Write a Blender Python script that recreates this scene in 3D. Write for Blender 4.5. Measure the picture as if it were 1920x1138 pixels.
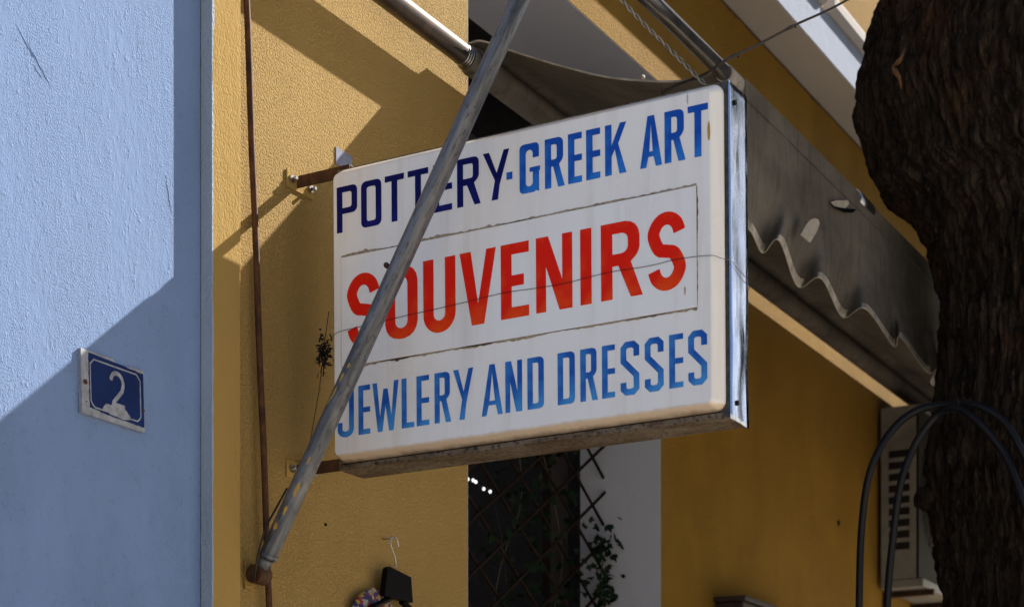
import bpy, bmesh, math, random
from mathutils import Vector, Matrix, noise
from mathutils.geometry import tessellate_polygon
random.seed(7)
R = math.radians
scene = bpy.context.scene
for o in list(bpy.data.objects): bpy.data.objects.remove(o)

# ------------------------------------------------------------------ camera
CAM = Vector((-5.0, -3.6, 1.6))
FPX, HOR = 3500.0, 1650.0                 # focal length and horizon row, in pixels of a 1920 x 1138 picture
YAW = math.atan(1940 / 3500); CA, SA = math.cos(YAW), math.sin(YAW)
cd = bpy.data.cameras.new('camera'); cam = bpy.data.objects.new('camera', cd)
scene.collection.objects.link(cam); scene.camera = cam
cam.location = CAM; cam.rotation_euler = (R(90), 0, -(R(90) - YAW))
cd.sensor_width = 36; cd.lens = 36 * FPX / 1920; cd.shift_y = (HOR - 569) / 1920
cd.clip_end = 2000; cd.clip_start = 0.05
cd.dof.use_dof = True; cd.dof.focus_distance = 5.9; cd.dof.aperture_fstop = 4.0

# ------------------------------------------------------------------ sky, sun, exposure
RAY = Vector((-3.0, 1.0, -2.46)).normalized()       # the way the sunlight travels
w = bpy.data.worlds.new('World'); scene.world = w; w.use_nodes = True
nt = w.node_tree; bg = nt.nodes['Background']
sky = nt.nodes.new('ShaderNodeTexSky'); sky.sky_type = 'NISHITA'; sky.sun_disc = False
sky.sun_elevation = math.asin(-RAY.z); sky.sun_rotation = math.atan2(-RAY.x, -RAY.y)
sky.air_density = 1.0; sky.dust_density = 1.6; sky.ozone_density = 1.0
nt.links.new(sky.outputs[0], bg.inputs[0]); bg.inputs[1].default_value = 0.05
sd = bpy.data.lights.new('sun', 'SUN'); sd.energy = 5.0; sd.angle = R(0.5); sd.color = (1.0, 0.93, 0.83)
sun = bpy.data.objects.new('sun', sd); scene.collection.objects.link(sun)
sun.rotation_euler = RAY.to_track_quat('-Z', 'Y').to_euler(); sun.location = (12, -8, 14)
scene.view_settings.view_transform = 'Standard'; scene.view_settings.look = 'None'
scene.view_settings.exposure = 1.15; scene.view_settings.gamma = 1.0

# ------------------------------------------------------------------ measuring helpers (rows and columns of the photograph to points at a given depth)
def ray(u, v):
    r, t = (u - 960) / FPX, (HOR - v) / FPX
    return Vector((CA + r * SA, SA - r * CA, t))
def onX(u, v, X): d = ray(u, v); return CAM + d * ((X - CAM.x) / d.x)
def onY(u, v, Y): d = ray(u, v); return CAM + d * ((Y - CAM.y) / d.y)
def deep(u, v, D): return CAM + ray(u, v) * D
ZC = CAM.z

# ------------------------------------------------------------------ object helpers
COL = scene.collection
def tag(o, label=None, cat=None, group=None, kind=None):
    if label: o['label'] = label
    if cat: o['category'] = cat
    if group: o['group'] = group
    if kind: o['kind'] = kind
    return o
def empty(name, loc=(0, 0, 0), label=None, cat=None, group=None):
    o = bpy.data.objects.new(name, None); COL.objects.link(o); o.location = loc; o.empty_display_size = .1
    return tag(o, label, cat, group)
class MB:
    def __init__(s): s.v = []; s.f = []; s.sm = []
    def add(s, vs, fs, smooth=False):
        b = len(s.v); s.v += [tuple(v) for v in vs]
        for f in fs: s.f.append([i + b for i in f]); s.sm.append(smooth)
        return s
    def box(s, a, b, M=None):
        x0, y0, z0 = a; x1, y1, z1 = b
        vs = [Vector(p) for p in ((x0,y0,z0),(x1,y0,z0),(x1,y1,z0),(x0,y1,z0),(x0,y0,z1),(x1,y0,z1),(x1,y1,z1),(x0,y1,z1))]
        if M: vs = [M @ v for v in vs]
        return s.add(vs, [(0,3,2,1),(4,5,6,7),(0,1,5,4),(1,2,6,5),(2,3,7,6),(3,0,4,7)])
    def tube(s, pts, r, n=12, cap=True, smooth=True):
        pts = [Vector(p) for p in pts]; rs = r if isinstance(r, (list, tuple)) else [r] * len(pts)
        t0 = (pts[1] - pts[0]).normalized(); up = Vector((0,0,1)) if abs(t0.z) < .9 else Vector((1,0,0))
        a = t0.cross(up).normalized(); vs = []; fs = []
        for i, p in enumerate(pts):
            t = (pts[min(i+1, len(pts)-1)] - pts[max(i-1, 0)]).normalized()
            a = (a - t * a.dot(t)).normalized(); b = t.cross(a)
            for k in range(n):
                q = 2 * math.pi * k / n; vs.append(p + (a * math.cos(q) + b * math.sin(q)) * rs[i])
        for i in range(len(pts) - 1):
            for k in range(n):
                k2 = (k + 1) % n; fs.append((i*n+k, i*n+k2, (i+1)*n+k2, (i+1)*n+k))
        s.add(vs, fs, smooth)
        if cap:
            b0 = len(s.v) - len(vs); s.f.append([b0 + k for k in range(n)][::-1]); s.sm.append(False)
            s.f.append([b0 + (len(pts)-1)*n + k for k in range(n)]); s.sm.append(False)
        return s
    def grid(s, P, nu, nv, smooth=True, closed=False):
        vs = [P(i, j) for j in range(nv) for i in range(nu)]; fs = []
        for j in range(nv - 1):
            for i in range(nu if closed else nu - 1):
                i2 = (i + 1) % nu; fs.append((j*nu+i, j*nu+i2, (j+1)*nu+i2, (j+1)*nu+i))
        return s.add(vs, fs, smooth)
    def poly(s, loops, to3, ):
        tri = tessellate_polygon([[Vector((x, y, 0)) for x, y in L] for L in loops])
        flat = [p for L in loops for p in L]
        return s.add([to3(x, y) for x, y in flat], tri)
    def slab(s, loops, to3a, to3b):
        s.poly(loops, to3a); s.poly(loops, to3b)
        for L in loops:
            n = len(L); s.add([to3a(x, y) for x, y in L] + [to3b(x, y) for x, y in L], [(i, (i+1) % n, n+(i+1) % n, n+i) for i in range(n)])
        return s
    def build(s, name, mat, parent=None, bevel=0, fix=True):
        m = bpy.data.meshes.new(name); m.from_pydata(s.v, [], s.f)
        for p, q in zip(m.polygons, s.sm): p.use_smooth = q
        if fix:
            bm = bmesh.new(); bm.from_mesh(m); bmesh.ops.recalc_face_normals(bm, faces=bm.faces)
            if bevel: bmesh.ops.bevel(bm, geom=[e for e in bm.edges if e.is_manifold and e.calc_face_angle(0) > .6], offset=bevel, segments=2, affect='EDGES', profile=.6)
            bm.to_mesh(m); bm.free()
        m.materials.append(mat)
        o = bpy.data.objects.new(name, m); COL.objects.link(o)
        if parent: o.parent = parent
        return o
def smoothline(pts, n=8):
    pts = [Vector(p) for p in pts]; out = []
    for i in range(len(pts) - 1):
        p0, p1, p2, p3 = pts[max(i-1,0)], pts[i], pts[i+1], pts[min(i+2, len(pts)-1)]
        for k in range(n):
            t = k / n; out.append(.5*((2*p1)+(p2-p0)*t+(2*p0-5*p1+4*p2-p3)*t*t+(3*p1-p0-3*p2+p3)*t**3))
    return out + [pts[-1]]

# ------------------------------------------------------------------ materials
class NT:
    def __init__(s, name):
        s.m = bpy.data.materials.new(name); s.m.use_nodes = True; s.t = s.m.node_tree; s.b = s.t.nodes['Principled BSDF']
        s.tc = s.t.nodes.new('ShaderNodeTexCoord')
    def new(s, ty, **k):
        n = s.t.nodes.new(ty)
        for a, b in k.items(): setattr(n, a, b)
        return n
    def L(s, a, b): s.t.links.new(a, b)
    def map(s, sc=(1,1,1), rot=(0,0,0), co='Object'):
        n = s.new('ShaderNodeMapping'); n.inputs['Scale'].default_value = sc; n.inputs['Rotation'].default_value = rot
        s.L(s.tc.outputs[co], n.inputs[0]); return n.outputs[0]
    def noise(s, scale, detail=4, rough=.55, sc=(1,1,1), dist=0, rot=(0,0,0)):
        n = s.new('ShaderNodeTexNoise'); n.inputs['Scale'].default_value = scale; n.inputs['Detail'].default_value = detail
        n.inputs['Roughness'].default_value = rough; n.inputs['Distortion'].default_value = dist
        s.L(s.map(sc, rot), n.inputs[0]); return n.outputs[0]
    def vor(s, scale, feat='F1', sc=(1,1,1)):
        n = s.new('ShaderNodeTexVoronoi', feature=feat); n.inputs['Scale'].default_value = scale; s.L(s.map(sc), n.inputs[0]); return n.outputs['Distance']
    def ramp(s, val, *stops):
        n = s.new('ShaderNodeValToRGB'); e = n.color_ramp.elements
        while len(e) < len(stops): e.new(.5)
        for q, (p, c) in zip(e, stops):
            q.position = p; q.color = (c, c, c, 1) if isinstance(c, (int, float)) else (*c, 1)
        s.L(val, n.inputs[0]); return n.outputs[0]
    def mix(s, fac, a, b, mode='MIX'):
        n = s.new('ShaderNodeMix', data_type='RGBA', blend_type=mode)
        for i, x in ((0, fac), (6, a), (7, b)):
            if isinstance(x, (int, float)): n.inputs[i].default_value = x
            elif isinstance(x, tuple): n.inputs[i].default_value = (*x, 1)
            else: s.L(x, n.inputs[i])
        return n.outputs[2]
    def math(s, op, a, b=0.0):
        n = s.new('ShaderNodeMath', operation=op)
        for i, x in ((0, a), (1, b)):
            if isinstance(x, (int, float)): n.inputs[i].default_value = x
            else: s.L(x, n.inputs[i])
        return n.outputs[0]
    def bump(s, h, strength=.5, dist=.002, prev=None):
        n = s.new('ShaderNodeBump'); n.inputs['Strength'].default_value = strength; n.inputs['Distance'].default_value = dist
        s.L(h, n.inputs['Height'])
        if prev: s.L(prev, n.inputs['Normal'])
        return n.outputs[0]
    def fin(s, col=None, rough=.8, nrm=None, **k):
        if col is not None:
            if isinstance(col, tuple): s.b.inputs['Base Color'].default_value = (*col, 1)
            else: s.L(col, s.b.inputs['Base Color'])
        if isinstance(rough, (int, float)): s.b.inputs['Roughness'].default_value = rough
        else: s.L(rough, s.b.inputs['Roughness'])
        if nrm: s.L(nrm, s.b.inputs['Normal'])
        for a, b in k.items():
            i = s.b.inputs[a.replace('_', ' ')]
            if isinstance(b, (int, float, tuple)): i.default_value = b
            else: s.L(b, i)
        return s.m

def plaster(name, col, dark, grain, gstr, gdist, coarse=.4, streak=.2, blotch=.25, stretch=(1,1,1), lo=.40, hi=.60, pmin=.35, pitcol=0., sparse=0.):
    n = NT(name)
    big = n.noise(1.3, 5, .6); mid = n.noise(9, 5, .6, (1,1,.35))
    c = n.mix(n.ramp(big, (.35, 0.), (.75, blotch)), col, dark)
    c = n.mix(n.ramp(mid, (.52, 0.), (.8, streak)), c, dark)
    g = n.noise(grain, 2, .55, stretch, .2); lump = n.noise(grain * .2, 4, .65, (stretch[0], stretch[1], stretch[2] * .7))
    patch = n.ramp(n.noise(3.2, 4, .6, (1,1,.5)), (.40, pmin), (.60, 1.))
    h = n.math('MULTIPLY', n.ramp(g, (lo, 0.), (hi, 1.)), patch)
    if pitcol: c = n.mix(n.math('MULTIPLY', n.math('SUBTRACT', 1., n.ramp(g, (lo - .06, 0.), (lo + .06, 1.))), pitcol), c, tuple(x * .35 for x in dark))
    b1 = n.bump(lump, coarse, .008); b2 = n.bump(h, gstr, gdist, b1)
    if sparse: b2 = n.bump(n.ramp(n.noise(62, 3, .6, (1, 1, .6)), (.60, 0.), (.72, 1.)), sparse, .005, b2); b2 = n.bump(n.ramp(n.noise(30, 2, .5, (1.6, 1, .22)), (.60, 0.), (.70, 1.)), sparse * .22, .003, b2)
    return n.fin(c, .92, b2, Specular_IOR_Level=.15)

M = {}
M['blue'] = plaster('blue_plaster', (.200, .302, .53), (.196, .272, .45), 230, .7, .0032, .32, .12, .3, (1, 1, .75), .34, .62, .15, 0., .45)
M['rough'] = plaster('rough_ochre_plaster', (.43, .285, .098), (.33, .21, .065), 130, .9, .0055, .3, .2, .4, (1,1,1), .38, .54, .8, .06)
M['smooth'] = plaster('smooth_ochre_plaster', (.41, .268, .082), (.34, .215, .062), 170, .55, .0030, .3, .1, .25, (1, 1, .6), .32, .55, .3)
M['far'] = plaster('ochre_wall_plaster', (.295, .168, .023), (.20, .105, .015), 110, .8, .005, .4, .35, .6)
M['white'] = plaster('white_painted_plaster', (.46, .48, .55), (.34, .34, .37), 60, .3, .002, .3, .25, .3)
M['cream'] = plaster('cream_soffit_plaster', (.52, .51, .52), (.41, .37, .34), 60, .3, .002, .3, .2, .3)
M['fascia'] = plaster('bluish_white_fascia_paint', (.34, .40, .54), (.26, .30, .38), 60, .3, .002, .3, .25, .3)
M['pale'] = plaster('pale_blue_edge_paint', (.36, .44, .54), (.25, .30, .36), 120, .6, .003, .5, .5, .4)

def rust(name, a, b, c, metal=.3, rough=.75, sc=40, bs=.4):
    n = NT(name); f = n.noise(sc, 6, .65, (1,1,.5)); f2 = n.noise(sc * .25, 4, .6)
    col = n.mix(n.ramp(f, (.35, 0.), (.65, 1.)), a, b); col = n.mix(n.ramp(f2, (.5, 0.), (.68, .85)), col, c)
    return n.fin(col, rough, n.bump(f, bs, .002), Metallic=metal)
M['rust'] = rust('rusty_steel', (.050, .020, .009), (.14, .056, .018), (.02, .010, .007))
M['rust2'] = rust('dark_rusty_steel', (.022, .013, .009), (.060, .034, .020), (.012, .008, .006), .5, .42)
def galv():
    n = NT('weathered_galvanised_steel'); rt_ = n.map((1,1,1), (R(-30.4), 0, 0))
    def nz(scale, detail, rough, sc):
        mp = n.new('ShaderNodeMapping'); mp.inputs['Scale'].default_value = sc; n.L(rt_, mp.inputs[0])
        x = n.new('ShaderNodeTexNoise'); x.inputs['Scale'].default_value = scale; x.inputs['Detail'].default_value = detail; x.inputs['Roughness'].default_value = rough; n.L(mp.outputs[0], x.inputs[0]); return x.outputs[0]
    f = nz(40, 6, .7, (1, 1, .10)); f2 = nz(110, 5, .75, (1, 1, .25)); f3 = nz(9, 4, .6, (1, 1, .5))
    col = n.mix(n.ramp(f, (.38, 0.), (.62, 1.)), (.075, .080, .088), (.19, .20, .22)); col = n.mix(n.ramp(f3, (.52, 0.), (.66, .6)), col, (.25, .25, .25))
    col = n.mix(n.ramp(f2, (.56, 0.), (.66, .85)), col, (.018, .018, .019))
    return n.fin(col, n.ramp(f2, (.3, .34), (.7, .6)), n.bump(f2, .35, .0015, n.bump(f, .3, .002)), Metallic=.5)
M['galv'] = galv()
def flat(name, col, rough=.6, metal=0., sc=30, var=.25, bs=.15, spec=.5):
    n = NT(name); f = n.noise(sc, 5, .6); d = tuple(x * (1 - var * 1.6) for x in col)
    return n.fin(n.mix(n.ramp(f, (.35, 0.), (.75, 1.)), col, d), rough, n.bump(f, bs, .001), Metallic=metal, Specular_IOR_Level=spec)
M['black'] = flat('black_plastic', (.003, .003, .004), .5, spec=.08)
M['cable'] = flat('black_rubber_hose', (.004, .005, .009), .45, 0, 60, .3, spec=.25)
M['zinc'] = flat('zinc_bolt', (.55, .56, .58), .3, 1., 80)
M['barmetal'] = flat('grey_painted_bar', (.10, .105, .115), .26, .6, 14, .4)
M['darkmetal'] = flat('dark_aluminium_lip', (.085, .080, .072), .5, .5, 40, .5)
M['beige'] = flat('grey_plastic_cap', (.085, .075, .062), .5)
M['trim'] = flat('pale_trim_and_lit_rim', (.36, .33, .28), .8)  # pale trim, also colours the painted sunlit rim of the hem
M['hem'] = flat('sunlit_tone_canvas', (.42, .39, .35), .9, 0, 12, .45, spec=.1)  # canvas with sunlight painted in as a paler tone
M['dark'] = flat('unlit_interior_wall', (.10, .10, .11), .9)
M['doorwood'] = flat('dark_brown_door_wood', (.016, .007, .0045), .6, 0, 8, .5)
M['slat'] = flat('brown_trellis_wood', (.018, .008, .0045), .8, 0, 25, .5, spec=.15)
M['acwhite'] = flat('white_sheet_metal', (.24, .24, .23), .45, 0, 6, .3)
M['acblack'] = flat('black_grille_and_shade', (.006, .006, .006), .7)
M['boxwood'] = flat('dark_stained_wood', (.030, .014, .010), .55, 0, 12, .5)
M['wire'] = flat('dark_iron_wire', (.03, .028, .028), .5, .5)
M['wirebright'] = flat('twisted_steel_wire', (.30, .27, .22), .35, .8, 50)
M['twig'] = flat('dry_brown_stem', (.035, .021, .013), .85, 0, 60, .5, .5)
M['grime'] = flat('dark_brown_grime', (.12, .080, .052), .95, 0, 60, .5)
M['grimepale'] = flat('tan_grime', (.48, .38, .26), .95, 0, 80, .4)
M['dry'] = flat('dried_brown_plant', (.030, .020, .012), .9, 0, 60, .6)
M['tanlight'] = flat('pale_rust_run', (.66, .52, .32), .8, 0, 60, .3)
M['scar'] = flat('orange_bare_wood', (.15, .07, .026), .85, 0, 30, .5, .5)
M['tape'] = flat('pale_blue_paper', (.26, .28, .40), .85)
M['leaf_ivy'] = flat('ivy_leaf', (.004, .016, .003), .6, 0, 8, .4, spec=.15)
M['stem_ivy'] = flat('ivy_stem', (.05, .04, .025), .8)
M['fleck'] = flat('ochre_paint_fleck', (.58, .34, .06), .7)
def bulb():
    n = NT('tiny_lit_bulb'); return n.fin((.9, .9, .9), .3, Emission_Color=(.95, .97, 1, 1), Emission_Strength=.4)
M['bulb'] = bulb()
def canvas():
    n = NT('weathered_grey_canvas'); f = n.noise(2.2, 6, .65, (1,1,2)); s = n.noise(14, 5, .6, (2,1,.3)); wv = n.noise(700, 2, .5)
    c = n.mix(n.ramp(f, (.35, 0.), (.7, 1.)), (.135, .122, .106), (.072, .064, .056)); c = n.mix(n.ramp(s, (.5, 0.), (.75, .6)), c, (.030, .028, .026))
    nr = n.bump(wv, .2, .0006, n.bump(n.noise(9, 3, .5), .3, .006))
    m = n.fin(c, .95, nr, Specular_IOR_Level=.1)
    tr = n.new('ShaderNodeBsdfTranslucent'); n.L(c, tr.inputs[0]); mx = n.new('ShaderNodeMixShader'); mx.inputs[0].default_value = .05
    out = n.t.nodes['Material Output']; n.L(n.b.outputs[0], mx.inputs[1]); n.L(tr.outputs[0], mx.inputs[2]); n.L(mx.outputs[0], out.inputs[0])
    return m
M['canvas'] = canvas()
def acrylic(name, base=(.93, .915, .885), zstain_bounce=True):
    n = NT(name); f = n.noise(3.0, 5, .6); st = n.noise(16, 5, .6, (1, 1, .08)); fine = n.noise(120, 4, .7)
    c = n.mix(n.ramp(f, (.42, 0.), (.75, .5)), base, (.84, .81, .78))
    c = n.mix(n.ramp(st, (.50, 0.), (.76, .34)), c, (.60, .53, .44)); c = n.mix(n.ramp(fine, (.68, 0.), (.74, .35)), c, (.45, .40, .34))
    if zstain_bounce:
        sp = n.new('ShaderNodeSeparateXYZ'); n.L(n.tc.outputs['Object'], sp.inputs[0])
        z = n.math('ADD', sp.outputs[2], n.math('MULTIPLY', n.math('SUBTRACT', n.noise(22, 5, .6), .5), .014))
        c = n.mix(n.ramp(z, (.034, .75), (.042, 0.)), c, (.62, .46, .29))  # tan: dirt plus ground bounce light painted into the bevel
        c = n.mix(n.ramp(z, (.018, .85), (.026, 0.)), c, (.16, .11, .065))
    m = n.fin(c, n.ramp(f, (.3, .16), (.8, .34)), n.bump(n.noise(5, 3, .5), .08, .01), Specular_IOR_Level=.5)
    return m
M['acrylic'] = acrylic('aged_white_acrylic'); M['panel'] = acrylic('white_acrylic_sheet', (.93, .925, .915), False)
def paint(name, a, b, sc=9, lo=.4, hi=.62, chip=(.45, .55, .75)):
    n = NT(name); f = n.noise(sc, 3, .5); s = n.noise(40, 3, .6, (1, 2, .25))
    c = n.mix(n.ramp(f, (lo, 0.), (hi, 1.)), a, b); c = n.mix(n.ramp(s, (.76, 0.), (.84, .35)), c, chip)
    return n.fin(c, .38, n.bump(s, .05, .001), Specular_IOR_Level=.08)
M['navy'] = paint('navy_sign_paint', (.004, .006, .10), (.008, .012, .16), chip=(.1, .1, .3))
M['azure'] = paint('blue_sign_paint', (.010, .085, .46), (.028, .20, .68))
M['azure2'] = paint('faded_blue_sign_paint', (.016, .105, .46), (.065, .30, .72), 7)
M['red'] = paint('red_sign_paint', (.84, .016, .004), (.90, .085, .010), 8, .45, .68, (.62, .10, .02))
def chrome():
    n = NT('dented_polished_steel'); f = n.noise(2.4, 1, .3, (4.0, 1.0, 1), .6); s = n.noise(70, 5, .7, (1, 1, .2))
    c = n.mix(n.ramp(s, (.5, 0.), (.75, .6)), (.46, .54, .70), (.26, .31, .42))
    return n.fin(c, n.ramp(s, (.4, .12), (.75, .40)), n.bump(f, .10, .03), Metallic=1.)
M['chrome'] = chrome()
def rail():
    n = NT('stained_aluminium_rail'); f = n.noise(11, 6, .7, (1, .35, 1)); g = n.noise(60, 5, .7)
    c = n.mix(n.ramp(f, (.38, 0.), (.64, 1.)), (.24, .20, .15), (.095, .055, .024)); c = n.mix(n.ramp(g, (.50, 0.), (.62, .9)), c, (.020, .012, .007))
    return n.fin(c, .62, n.bump(g, .4, .002), Metallic=.35)
M['rail'] = rail()
def bark():
    n = NT('dark_bark'); f = n.noise(16, 8, .75, (1, 1, .3), .6); g = n.noise(3, 4, .6); fi = n.noise(90, 6, .75, (1, 1, .45), .4)
    mp = n.map((1, 1, .10)); wn = n.new('ShaderNodeTexNoise'); wn.inputs['Scale'].default_value = 14; wn.inputs['Detail'].default_value = 4; n.L(mp, wn.inputs[0])
    va = n.new('ShaderNodeVectorMath', operation='MULTIPLY_ADD'); va.inputs[1].default_value = (.07, .07, .07); n.L(wn.outputs[1], va.inputs[0]); n.L(mp, va.inputs[2])
    vo = n.new('ShaderNodeTexVoronoi', feature='DISTANCE_TO_EDGE'); vo.inputs['Scale'].default_value = 26; n.L(va.outputs[0], vo.inputs[0])
    cr = n.ramp(vo.outputs['Distance'], (.0, .25), (.11, 1.))
    c = n.mix(n.ramp(f, (.34, 0.), (.64, 1.)), (.004, .003, .0025), (.045, .033, .024))
    c = n.mix(n.ramp(g, (.54, 0.), (.66, .6)), c, (.062, .028, .014)); c = n.mix(n.ramp(fi, (.56, 0.), (.70, .7)), c, (.14, .112, .09))
    c = n.mix(cr, (.003, .0025, .002), c)
    return n.fin(c, .95, n.bump(fi, .9, .008, n.bump(cr, .5, .010, n.bump(f, .8, .015))), Specular_IOR_Level=.1)
M['bark'] = bark()
def leafmat():
    n = NT('tree_leaf'); f = n.noise(2, 3, .5)
    m = n.fin(n.mix(f, (.035, .075, .018), (.07, .12, .03)), .6); return m
M['leaf'] = leafmat()
def enamel():
    n = NT('blue_enamel'); f = n.noise(30, 5, .7); g = n.noise(6, 3, .5)
    c = n.mix(n.ramp(g, (.4, 0.), (.7, 1.)), (.005, .020, .095), (.008, .030, .135)); c = n.mix(n.ramp(n.noise(90, 3, .6, (1,1,.2)), (.74, 0.), (.78, .8)), c, (.45, .50, .62))
    return n.fin(c, .35, n.bump(f, .06, .001), Specular_IOR_Level=.15)
M['enamel'] = enamel(); M['enwhite'] = flat('white_enamel', (.36, .39, .44), .45, 0, 40, .3)
def dressmat():
    n = NT('printed_floral_fabric'); v = n.new('ShaderNodeTexVoronoi'); v.inputs['Scale'].default_value = 75; n.L(n.map(), v.inputs[0])
    hs = n.new('ShaderNodeSeparateColor'); n.L(v.outputs['Color'], hs.inputs[0])
    r = n.new('ShaderNodeValToRGB'); r.color_ramp.interpolation = 'CONSTANT'; e = r.color_ramp.elements
    cs = [(.0, (.26, .02, .02)), (.2, (.30, .22, .05)), (.36, (.02, .025, .12)), (.55, (.30, .28, .25)), (.70, (.03, .03, .05)), (.88, (.12, .03, .10))]
    while len(e) < len(cs): e.new(.5)
    for q, (p, c) in zip(e, cs): q.position = p; q.color = (*c, 1)
    n.L(hs.outputs[0], r.inputs[0])
    return n.fin(r.outputs[0], .85, n.bump(n.noise(20, 3, .5), .3, .006))
M['dress'] = dressmat()
def ground(name, a, b, sc):
    n = NT(name); f = n.noise(sc, 8, .7); g = n.noise(.6, 4, .6)
    return n.fin(n.mix(n.ramp(g, (.4, 0.), (.7, .5)), n.mix(f, a, b), a), .9, n.bump(f, .4, .004))
M['asphalt'] = ground('pale_stone_street', (.44, .38, .31), (.50, .44, .36), 30); M['paving'] = ground('stone_paving', (.38, .33, .27), (.46, .40, .33), 20)

# ------------------------------------------------------------------ ground
st = MB(); st.add([(-400,-400,0),(400,-400,0),(400,400,0),(-400,400,0)], [(0,1,2,3)]); tag(st.build('street', M['asphalt']), kind='structure')
pv = MB(); pv.box((-30, -2.6, .004), (30, -.04, .13)); tag(pv.build('pavement', M['paving'], bevel=.012), kind='structure')

# ------------------------------------------------------------------ blue house
TOP = 9.0
bh = empty('blue_house', (-3.2, 0, 0), 'pale blue plastered house wall carrying the number plate', 'house')
def part(parent, name, mb, mat, bevel=0, fix=True):
    o = mb.build(name, mat, parent, bevel, fix); o.matrix_parent_inverse = Matrix.Translation(-Vector(parent.location)) if parent.type == 'EMPTY' and parent.parent is None and not any(parent.rotation_euler) else o.matrix_parent_inverse
    return o
PX0, PX1, PY = -.455, -.312, -.033
w_ = MB(); w_.box((-8, .009, 0), (PX0 - .004, .5, TOP)); part(bh, 'wall', w_, M['blue'])
def scratch(p, q, wd):
    p, q = Vector(p), Vector(q); n = 9; pts = [p.lerp(q, i / n) + Vector((random.uniform(-1,1)*.0022, 0, random.uniform(-1,1)*.003)) for i in range(n + 1)]
    sc = MB(); sc.tube(pts, [wd * (math.sin(math.pi * (i + .4) / (n + .8)) * random.uniform(.6, 1.2) + .05) for i in range(n + 1)], 6); part(bh, 'trowel_scratch', sc, M['blue'])
for (a, b, wd) in [((30,45),(70,120),.0014),((50,75),(95,165),.0016),((60,120),(80,150),.0012),((310,330),(322,400),.0012)]:
    scratch(onY(*a, .0088), onY(*b, .0088), wd)

# ------------------------------------------------------------------ yellow house
OX0, OX1, LZ = 1.147, 2.927, ZC + 3.70
yh = empty('yellow_house', (2, 0, 0), 'ochre yellow plastered shop house with white doorway reveal and cornice', 'house')
w_ = MB(); w_.box((PX0 + .004, 0, 0), (OX0, .42, TOP)); part(yh, 'wall', w_, M['rough'])
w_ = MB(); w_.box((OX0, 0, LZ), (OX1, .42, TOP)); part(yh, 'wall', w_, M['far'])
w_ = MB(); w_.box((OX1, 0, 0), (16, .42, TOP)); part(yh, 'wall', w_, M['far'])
w_ = MB(); w_.box((PX0, PY, 0), (PX1, -.0005, TOP)); part(yh, 'pilaster', w_, M['smooth'], .004)
# painted edge of the pilaster with a ragged front line
es = MB(); n = 260; vs = []; zz = [TOP * i / n for i in range(n + 1)]
def rag(z, k): return .005 + .009 * noise.noise(Vector((k, 0, z * 6))) + .005 * noise.noise(Vector((k, 3, z * 30)))
for i in range(n):
    z0, z1 = zz[i], zz[i+1]; a0, a1 = rag(z0, 1), rag(z1, 1)
    es.add([(PX0-.002, .0085, z0), (PX0-.002, PY-.0012, z0), (PX0-.002, PY-.0012, z1), (PX0-.002, .0085, z1)], [(0,1,2,3)])
    es.add([(PX0-.002, PY-.0012, z0), (PX0+a0, PY-.0012, z0), (PX0+a1, PY-.0012, z1), (PX0-.002, PY-.0012, z1)], [(0,1,2,3)])
part(yh, 'edge_paint', es, M['pale'], 0, False)
for (v0, v1, wd) in [(20,150,.0012),(330,480,.0016),(880,1000,.003),(780,870,.0015)]:
    p, q = onY(381, v0, .006), onY(379, v1, .006); pts = [p.lerp(q, i/12) + Vector((random.uniform(-1,1)*.002, 0, 0)) for i in range(13)]
    ck = MB(); ck.tube(pts, [wd * random.uniform(.3, 1.) for _ in pts], 5); part(yh, 'paint_crack', ck, M['grime'])
w_ = MB(); w_.box((OX1 - .006, .0025, 0), (OX1, .4195, LZ - .006)); part(yh, 'door_reveal', w_, M['white'])
w_ = MB(); w_.box((OX0, .0025, LZ - .006), (OX1, .44, LZ)); part(yh, 'door_soffit', w_, M['white'])
w_ = MB(); w_.box((OX0, .0025, 0), (OX0 + .006, .40, LZ - .006)); part(yh, 'door_reveal', w_, M['white'])
# dark room behind the doorway
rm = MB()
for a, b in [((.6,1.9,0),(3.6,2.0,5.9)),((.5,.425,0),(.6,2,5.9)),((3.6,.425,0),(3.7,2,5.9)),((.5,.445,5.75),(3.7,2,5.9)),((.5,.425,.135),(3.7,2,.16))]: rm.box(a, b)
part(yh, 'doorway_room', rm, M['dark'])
for xa in (OX1-.30, OX0+.1): df = MB(); df.box((xa, .42, .13), (xa + .17, .47, LZ)); part(yh, 'door_post', df, M['doorwood'], .006)
tb = MB(); tb.box((OX0, .43, LZ-.62), (OX1, .475, LZ-.50)); part(yh, 'transom_bar', tb, M['doorwood'], .006)
# cornice: soffit and fascia slab, then a broken roll moulding above it
CZ, CY_ = ZC + 4.39, -.236
c_ = MB(); c_.box((-8, CY_, CZ), (16, -.001, CZ + .24)); part(yh, 'cornice_slab', c_, M['cream'], .006)
fz = MB(); fz.box((-8, CY_ - .004, CZ + .004), (16, CY_ - .0005, CZ + .235)); part(yh, 'cornice_fascia', fz, M['fascia'])
def moulding(x0, x1):
    m = MB(); prof = [(CY_ - .036, CZ + .255), (CY_ - .044, CZ + .272), (CY_ - .044, CZ + .32), (CY_ - .03, CZ + .345), (CY_ + .02, CZ + .345), (CY_ + .02, CZ + .241), (CY_ - .012, CZ + .241)]
    k = len(prof); m.add([(x0, y, z) for y, z in prof] + [(x1, y, z) for y, z in prof], [(i, (i+1) % k, k + (i+1) % k, k + i) for i in range(k)] + [tuple(range(k))[::-1], tuple(range(k, 2*k))])
    return m
XG = onY(1572, 60, CY_ - .08).x
part(yh, 'cornice_moulding', moulding(-8, XG - .045), M['cream'], .004); part(yh, 'cornice_moulding', moulding(XG + .045, 16), M['cream'], .004)
jg = MB(); n = 300
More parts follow.
